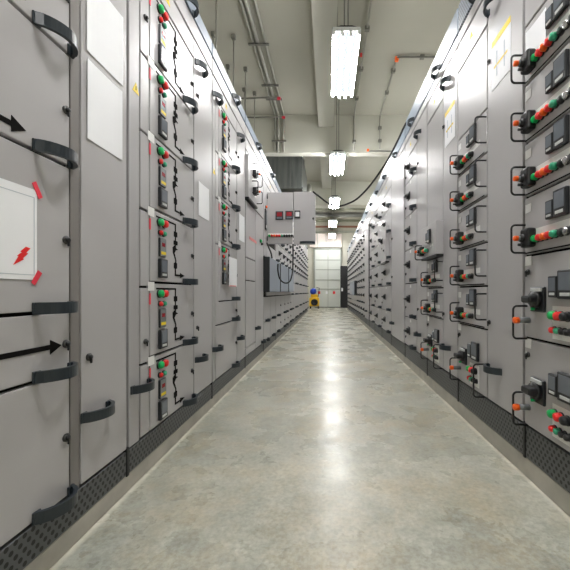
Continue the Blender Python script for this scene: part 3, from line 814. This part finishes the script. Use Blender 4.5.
for i, (y, z, x0) in enumerate(((6.6, zc-.1, -1.9), (7.3, 4.62-.06, -1.9))):
    pts = [(x0, y, z), (-1.6, y, z-.015), (-1.3, y, z), (-.95, y, z)]
    o = conduit('cross_conduit', ['cable crossing to a red junction box, nearer one on left ceiling', 'conduit crossing to a red junction box beside the cross beam'][i], 'conduit', pts, .016, 'conduit_dark')
    q = B('tape_red'); q.box(-.985, -.92, y-.025, y+.025, z-.035, z+.01, bev=.006); centred(q, 'junction_box', o, (-.95, y, z), label='small red junction box')
# hanger rods over the left row
for i, (x, y) in enumerate(((-1.43, 4.35), (-1.43, 5.15), (-1.43, 5.90), (-1.43, 6.62), (-1.72, 4.35), (-1.72, 5.1), (-1.72, 5.84), (-1.6, 6.5))):
    b = B('conduit'); b.vcyl(x, y, TOP_L, CEIL-.03, .010)
    o = centred(b, 'hanger_rod', None, (x, y, TOP_L), label='thin vertical hanger rod rising behind the left row to the ceiling', cat='rod', group='hanger rods over the left row')
    q = B('conduit_dark'); q.box(x-.032, x+.032, y-.03, y+.03, CEIL-.075, CEIL, bev=.01); centred(q, 'ceiling_anchor', o, (x, y, CEIL))
# right ceiling conduits
x = .575
conduit('conduit', 'long ceiling conduit just right of the hanging lamps', 'conduit', [(x, 3.3, zc)]+bend((x, 3.3, zc), (x, 7.484, zc), (x, 7.484, 3.9))+[(x, 7.484, 3.88)], .014, 'conduit',
        [(x, 4.1, zc), (x, 5.0, zc), (x, 5.9, zc), (x, 6.8, zc), (x, 7.46, 4.1)], cl=(.035, .03, .03))
b = B('red'); b.cyl(0, .03, 0, 0, .03); centred(b, 'alarm_beacon', None, (0, 0, 0), label='small red device beside the right ceiling conduit', cat='alarm').location = (x-.05, 5.55, zc)
x = 1.14
pts = [(x, 5.67, zc)]+bend((x, 5.67, zc), (x, 7.484, zc), (x, 7.484, 3.9))+[(x, 7.484, 3.95)]
conduit('conduit', 'ceiling conduit farther right with an orange box at its near end', 'conduit', pts, .015, 'conduit', [(x, 5.95, zc), (x, 6.6, zc), (x, 7.46, 4.4), (x, 7.46, 4.12)], cl=(.035, .03, .03))
o = conduit('cross_conduit', 'conduit running right across the ceiling above the right row', 'conduit', [(x, 5.6, zc), (1.5, 5.6, zc), (2.6, 5.6, zc)], .015, 'conduit_dark', [(1.55, 5.6, zc)], cl=(.035, .03, .03))
q = B('orange'); q.box(x-.03, x+.03, 5.61, 5.67, zc-.045, zc+.03, bev=.008); centred(q, 'junction_box', o, (x, 5.6, zc), label='orange junction box')
o = conduit('cross_conduit', 'short conduit along the bottom of the cross beam at right', 'conduit', [(.85, 7.485, 3.9), (1.2, 7.485, 3.9), (1.7, 7.485, 3.9)], .014, 'conduit_dark')
q = B('orange'); q.box(.85, .90, 7.44, 7.49, 3.89, 3.94, bev=.008); centred(q, 'junction_box', o, (.88, 7.47, 3.9), label='orange junction box')
# galvanised duct behind the beam, left
du = link('air_duct', None, (-1.09, 8.6, 3.7), None, 'large galvanized metal duct behind the cross beam at upper left', 'duct')
b = B('galvanized'); b.box(-1.56, -.635, 8.3, 10.3, 3.35, 4.25, bev=.006); centred(b, 'duct_body', du, (-1.09, 8.6, 3.7))
for xx in (-1.2, -.92):
    q = B('galvanized'); q.box(xx-.006, xx+.006, 8.29, 8.3, 3.35, 4.25); centred(q, 'seam', du, (xx, 8.3, 3.7))
for xx, yy in ((-1.5, 8.6), (-.7, 8.6), (-1.5, 10), (-.7, 10)):
    q = B('conduit'); q.vcyl(xx, yy, 4.24, CEIL, .012); centred(q, 'hanger', du, (xx, yy, 4.4))
q = B('galvanized'); q.box(-1.58, -.615, 8.285, 8.33, 3.32, 3.36, bev=.004); centred(q, 'flange', du, (-1.09, 8.3, 3.34))
conduit('drop_pipe', 'bent grey pipe just right of the galvanized duct', 'pipe', [(-.60, 10.6, 3.25), (-.60, 10.6, 3.9)]+bend((-.6, 10.6, 3.9), (-.6, 10.6, 4.15), (-.6, 12.0, 4.15), .2)+[(-.6, 12.0, 4.15)], .07, 'conduit')
# service pipes at the far end
for i, (y, z, r, m, lab) in enumerate(((13.2, 4.05, .07, 'pipe_olive', 'dark olive pipe crossing the far ceiling, highest one'), (13.9, 3.95, .10, 'conduit_dark', 'thick dark pipe crossing the far ceiling'),
                                       (14.6, 3.86, .05, 'pipe_olive', 'slim olive pipe crossing the far ceiling'), (15.2, 3.72, .045, 'rust_pipe', 'rust-coloured pipe crossing the far end of the room'),
                                       (15.8, 3.60, .05, 'pipe_pale', 'pale pipe crossing below the rust-coloured pipe'))):
    conduit('service_pipe', lab, 'pipe', [(-4.2, y, z), (0, y, z), (4.2, y, z)], r, m)
tr = link('cable_tray', None, (0, 13.0, 4.2), None, 'dark cable tray across the aisle behind the second cross beam', 'cable tray')
b = B('conduit_dark'); b.box(-4.2, 4.2, 12.75, 12.8, 4.0, 4.12); centred(b, 'side_rail', tr, (0, 12.78, 4.06))
b = B('conduit_dark'); b.box(-4.2, 4.2, 13.05, 13.1, 4.0, 4.12); centred(b, 'side_rail', tr, (0, 13.08, 4.06))
b = B('pipe_olive'); b.box(-4.2, 4.2, 12.8, 13.05, 4.0, 4.015); centred(b, 'tray_floor', tr, (0, 12.9, 4.0))

def spline(ctrl, n=10):
    P = [Vector(p) for p in ctrl]; P = [P[0]*2-P[1]]+P+[P[-1]*2-P[-2]]; out = []
    for i in range(1, len(P)-2):
        for k in range(n):
            t = k/n; a, b_, c_, d_ = P[i-1:i+3]
            out.append(tuple(.5*((2*b_)+(c_-a)*t+(2*a-5*b_+4*c_-d_)*t*t+(3*b_-a-3*c_+d_)*t**3)))
    out.append(tuple(P[-2])); return out
def px(x, y, Y): return ((x-328)*Y/340, Y, .8+(292-y)*Y/340)
cab1 = [px(313, 191.5, 4.44), px(320, 197, 4.44), px(328, 203, 4.42), px(338, 206, 4.38), px(347, 204, 4.32), px(358, 198, 4.25), px(372, 183, 4.1), px(387, 161, 3.95), px(398, 140, 3.84), px(405, 125, 3.74), px(410, 119, 3.68)]
b = B('rubber'); b.tube(spline(cab1), .011, n=8)
centred(b, 'cable', None, cab1[0], label='black cable drooping across the aisle to the right row', cat='cable')
cab2 = [px(293, 244, 4.41), px(293, 258, 4.41), px(292.5, 272, 4.40), px(290, 281, 4.38), px(285, 283, 4.36), px(280, 279, 4.34), px(278, 271, 4.32), px(278, 264, 4.3)]
b = B('rubber'); b.tube(spline(cab2), .009, n=8)
centred(b, 'cable', None, cab2[0], label='black cable hanging in a loop below the open door', cat='cable')
cab3 = [px(267, 243, 4.43), px(269, 248, 4.40), px(271, 253, 4.36), px(272, 258, 4.32)]
b = B('rubber'); b.tube(spline(cab3), .010, n=8)
centred(b, 'cable', None, cab3[0], label='short black cable below the hinge side of the open door', cat='cable')

# ------------------------------------------------------------------ camera, world, view
w = bpy.data.worlds.new('World'); SC.world = w; w.use_nodes = True
w.node_tree.nodes['Background'].inputs[0].default_value = (.6, .6, .58, 1)
w.node_tree.nodes['Background'].inputs[1].default_value = .2
cam = bpy.data.cameras.new('camera'); co = bpy.data.objects.new('camera', cam); COL.objects.link(co)
co.location = (0, 0, .8); co.rotation_euler = (PI/2, 0, 0)
cam.sensor_fit = 'HORIZONTAL'; cam.sensor_width = 36; cam.lens = 36*340/570
cam.shift_x = -(328-285)/570; cam.shift_y = (292-285)/570
cam.clip_start = .02
SC.camera = co
vs = SC.view_settings
vs.view_transform = 'Standard'; vs.look = 'None'; vs.gamma = 1; vs.use_curve_mapping = False; vs.exposure = 1.05
SC.cycles.max_bounces = 10; SC.cycles.diffuse_bounces = 6
SC.cycles.use_denoising = True
